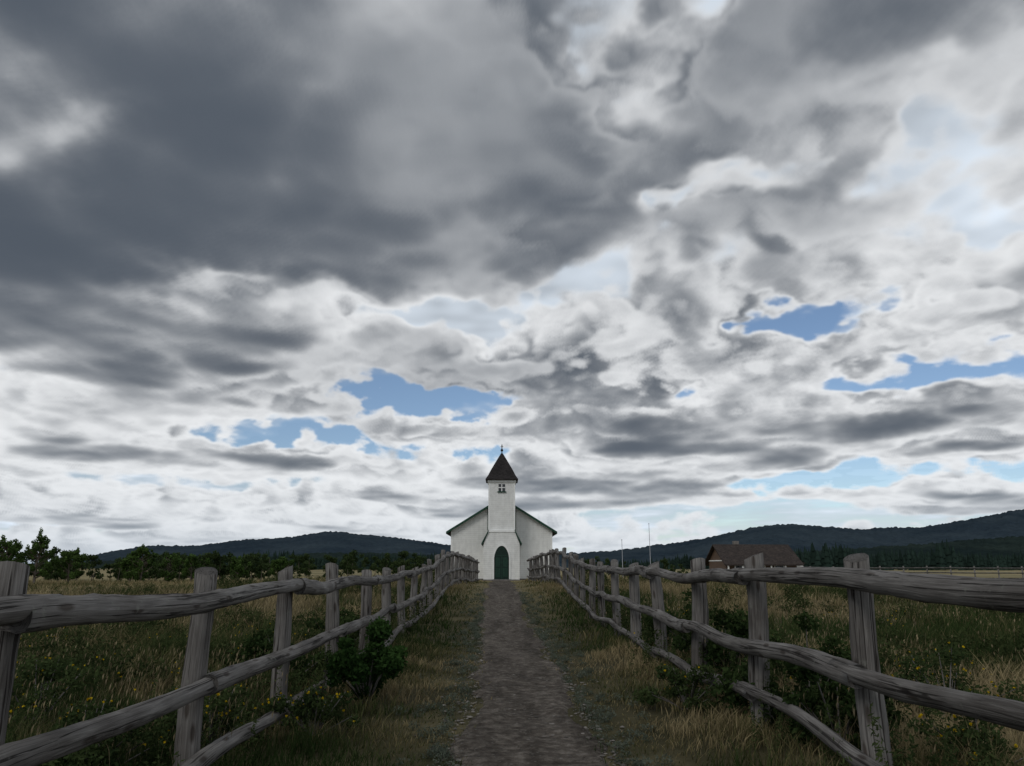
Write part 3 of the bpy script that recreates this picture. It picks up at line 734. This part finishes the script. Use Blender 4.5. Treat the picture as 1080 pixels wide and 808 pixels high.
def rows(r0,r1):
    E,A=np.meshgrid(eld[r0:r1],azd,indexing='ij'); E=E.ravel().astype(np.float32); A=A.ravel().astype(np.float32); n=len(E)
    PR,PC=np.meshgrid(np.arange(r0,r1),np.arange(WI),indexing='ij'); PR=PR.ravel();PC=PC.ravel()
    ign=lambda a,b:((52.9829189*((.06711056*(PC+a)+.00583715*(PR+b))%1))%1).astype(np.float32)
    wa=fbm(A*.11+40,E*.18+3,5)-.5; we=fbm(A*.11+80,E*.18+33,5)-.5
    wa2=fbm(A*.35+140,E*.7+3,5)-.5; we2=fbm(A*.35+80,E*.7+133,5)-.5
    big=fld(BIG,A+wa*20,E+we*11).astype(np.float32)
    blue=np.clip(fld(BLUE,A+wa2*10,E+we2*3.0),0,1.2).astype(np.float32)
    puff=fld(PUFF,A+wa2*3,E+we2*1.2).astype(np.float32)
    low=np.clip((14-E)/8,0,1).astype(np.float32)
    top=np.clip((E-17)/10,0,1).astype(np.float32)
    er=np.radians(E); ar=np.radians(A)
    sn=np.sin(er)+.045; ce=np.cos(er)
    dx=(np.sin(ar)*ce/sn).astype(np.float32); dy=(np.cos(ar)*ce/sn).astype(np.float32)
    foot=(1.3/sn)**2*.45/800
    W=[np.exp(-(foot*f)**2*1.5).astype(np.float32) for f in FR]
    cov=big-2.5*blue*(1-.6*np.clip(puff,0,1))+puff-.85*low+.05
    bigp=np.clip(big,0,1.5)
    C=np.zeros((n,3),np.float32); T=np.ones(n,np.float32)
    st=ign(0,0); jx=ign(17,5);jy=ign(41,29);jz=ign(7,83)
    act=np.arange(n)
    dz=HH/KS; dl=np.minimum(dz/sn,.15).astype(np.float32)
    tsc=1-.42*low
    for k in range(KS):
        a=act
        zz=1+ (k+st[a])*dz; h=(zz-1)/HH
        x=dx[a]*zz; y=dy[a]*zz
        j1=(jx[a]+np.float32(k*.618))%1; j2=(jy[a]+np.float32(k*.755))%1; j3=(jz[a]+np.float32(k*.569))%1
        v=AM[0]*look(x,y,zz,0,j1,j2,j3)
        v+=AM[1]*look(x,y,zz,1,j2,j3,j1)
        for i in (2,3,4,5):
            v+=AM[i]*W[i][a]*bil(look(x,y,zz,i,j1,j2,j3),i)
        th=-.95+1.55*h+8*np.maximum(0,.10-h)-cov[a]
        d=v-th
        on=np.nonzero(d>0)[0]
        if len(on)==0: continue
        b=a[on]; dd=np.minimum(d[on]*2.8,1.6)
        x=x[on];y=y[on];z2=zz[on]+.13; x=x+.05; y=y+.04; j1=j1[on];j2=j2[on];j3=j3[on]
        u=AM[0]*look(x,y,z2,0,j1,j2,j3)+AM[1]*look(x,y,z2,1,j2,j3,j1)
        for i in (2,3,4): u+=AM[i]*W[i][b]*bil(look(x,y,z2,i,j1,j2,j3),i)
        m=np.maximum(0,u-(th[on]+.25))
        tau=(1.40*m+.75*d[on])*tsc[b]+.70*bigp[b]+.18*top[b]
        L=np.exp(-tau)
        al=1-np.exp(-18*dd*dl[b])
        wgt=(T[b]*al)
        C[b]+=wgt[:,None]*(DRK+(BRT-DRK)*L[:,None])
        T[b]*=1-al
        if k%4==3: act=act[T[act]>.03]
        if len(act)==0: break
    z=np.float32(2.6); x=dx*z;y=dy*z
    v=.8*look(x,y,z,0,jx,jy,jz)+.5*look(x,y,z,1,jx,jy,jz)+.5*W[2]*look(x,y,z,2,jx,jy,jz)+.4*W[3]*look(x,y,z,3,jx,jy,jz)+.3*W[4]*look(x,y,z,4,jx,jy,jz)
    a2=np.clip(1.0+.13*v-1.2*blue-.36*low,0,1); a2=a2*a2*(3-2*a2)
    c2=np.array([.54,.60,.67],np.float32)[None]*((1+.18*v)*(1-.14*top))[:,None]
    C+=(T*a2)[:,None]*c2
    al=1-T*(1-a2)
    return r0,r1,(C).reshape(r1-r0,WI,3),al.reshape(r1-r0,WI)
from concurrent.futures import ThreadPoolExecutor
IMG=np.zeros((HI,WI,4),np.float32)
with ThreadPoolExecutor(max(2,os.cpu_count() or 4)) as ex:
    for r0,r1,c,al in ex.map(lambda q:rows(q,min(HI,q+24)),range(0,HI,24)):
        IMG[r0:r1,:,:3]=c; IMG[r0:r1,:,3]=al
P_=np.pad(IMG,((1,1),(0,0),(0,0)),mode='edge'); IMG=(P_[:-2]+P_[1:-1]+P_[2:])/3
IMG=(np.roll(IMG,1,1)+IMG+np.roll(IMG,-1,1))/3
IMG[:,:,:3]/=np.maximum(IMG[:,:,3:4],1e-3)
img=bpy.data.images.new('cloud_field',WI,HI,alpha=True,float_buffer=True); img.colorspace_settings.name='Non-Color'
img.alpha_mode='CHANNEL_PACKED'
img.pixels.foreach_set(IMG.ravel()); img.update(); img.pack()
print('CLOUDS',round(time.time()-t_c,1))

# ------------------------------------------------------------------ world
w=bpy.data.worlds.new('World'); scene.world=w; w.use_nodes=True; nt=w.node_tree; nt.nodes.clear()
SUN_EL=math.radians(38); SUN_AZ=math.radians(215)
def Mt(op,a,b=None,c=None,clamp=False):
    n=N(nt,'ShaderNodeMath',operation=op); n.use_clamp=clamp
    for k,v in enumerate((a,b,c)):
        if v is None: continue
        if isinstance(v,bpy.types.NodeSocket): nt.links.new(v,n.inputs[k])
        else: n.inputs[k].default_value=v
    return n.outputs[0]
def MR(v,a,b,c=0,d=1,smooth=True):
    n=N(nt,'ShaderNodeMapRange'); n.interpolation_type='SMOOTHSTEP' if smooth else 'LINEAR'
    nt.links.new(v,n.inputs[0])
    for k,q in enumerate((a,b,c,d)): n.inputs[k+1].default_value=q
    return n.outputs[0]
tc=N(nt,'ShaderNodeTexCoord'); nv=N(nt,'ShaderNodeVectorMath',operation='NORMALIZE'); nt.links.new(tc.outputs['Generated'],nv.inputs[0])
sp=N(nt,'ShaderNodeSeparateXYZ'); nt.links.new(nv.outputs[0],sp.inputs[0]); dx,dy,dz=sp.outputs
az=Mt('MULTIPLY',Mt('ARCTAN2',dx,dy),57.29578); el=Mt('MULTIPLY',Mt('ARCSINE',dz),57.29578); elc=Mt('MAXIMUM',el,0)
U=Mt('ADD',Mt('MULTIPLY',Mt('DIVIDE',az,Mt('ADD',Mt('ABSOLUTE',az),70)),.5*250/180),.5)
Vv=Mt('MULTIPLY',Mt('DIVIDE',elc,Mt('ADD',elc,60)),150/90)
cb=N(nt,'ShaderNodeCombineXYZ'); nt.links.new(U,cb.inputs[0]); nt.links.new(Vv,cb.inputs[1])
ti=N(nt,'ShaderNodeTexImage',image=img,interpolation='Linear',extension='EXTEND'); nt.links.new(cb.outputs[0],ti.inputs[0])
hz=Mt('MULTIPLY',Mt('EXPONENT',Mt('DIVIDE',elc,-3.0)),.55)
ccol=mixc(nt,hz,ti.outputs[0],(.46,.56,.67))
ccol=mixc(nt,MR(el,-1,-6),ccol,(.05,.05,.04))
sky=N(nt,'ShaderNodeTexSky',sky_type='NISHITA'); sky.sun_disc=False; sky.sun_elevation=SUN_EL; sky.sun_rotation=SUN_AZ
sky.altitude=1200; sky.air_density=1.0; sky.dust_density=.3; sky.ozone_density=1.6
bs=N(nt,'ShaderNodeBackground'); nt.links.new(sky.outputs[0],bs.inputs[0]); bs.inputs[1].default_value=.095
bc=N(nt,'ShaderNodeBackground'); nt.links.new(ccol,bc.inputs[0]); bc.inputs[1].default_value=1.0
mx=N(nt,'ShaderNodeMixShader')
fa=Mt('MAXIMUM',ti.outputs[1],Mt('MULTIPLY',hz,.8),clamp=True)
nt.links.new(fa,mx.inputs[0]); nt.links.new(bs.outputs[0],mx.inputs[1]); nt.links.new(bc.outputs[0],mx.inputs[2])
wo=N(nt,'ShaderNodeOutputWorld'); nt.links.new(mx.outputs[0],wo.inputs[0])
w.cycles.sampling_method='MANUAL'; w.cycles.sample_map_resolution=512

sd=bpy.data.lights.new('sun','SUN'); sd.energy=.85; sd.angle=math.radians(20); sd.color=(1,.96,.9)
so=bpy.data.objects.new('sun',sd); COL.objects.link(so)
dirv=Vector((math.sin(SUN_AZ)*math.cos(SUN_EL),math.cos(SUN_AZ)*math.cos(SUN_EL),math.sin(SUN_EL)))
so.rotation_euler=dirv.to_track_quat('Z','Y').to_euler()

# ------------------------------------------------------------------ camera
cd=bpy.data.cameras.new('camera'); cam=bpy.data.objects.new('camera',cd); COL.objects.link(cam)
cam.location=(0,0,1.6); cam.rotation_euler=(math.radians(90+13.5),0,math.radians(-.757))
cd.sensor_width=36; cd.lens=27.0; cd.clip_end=20000; cd.clip_start=.05
scene.camera=cam
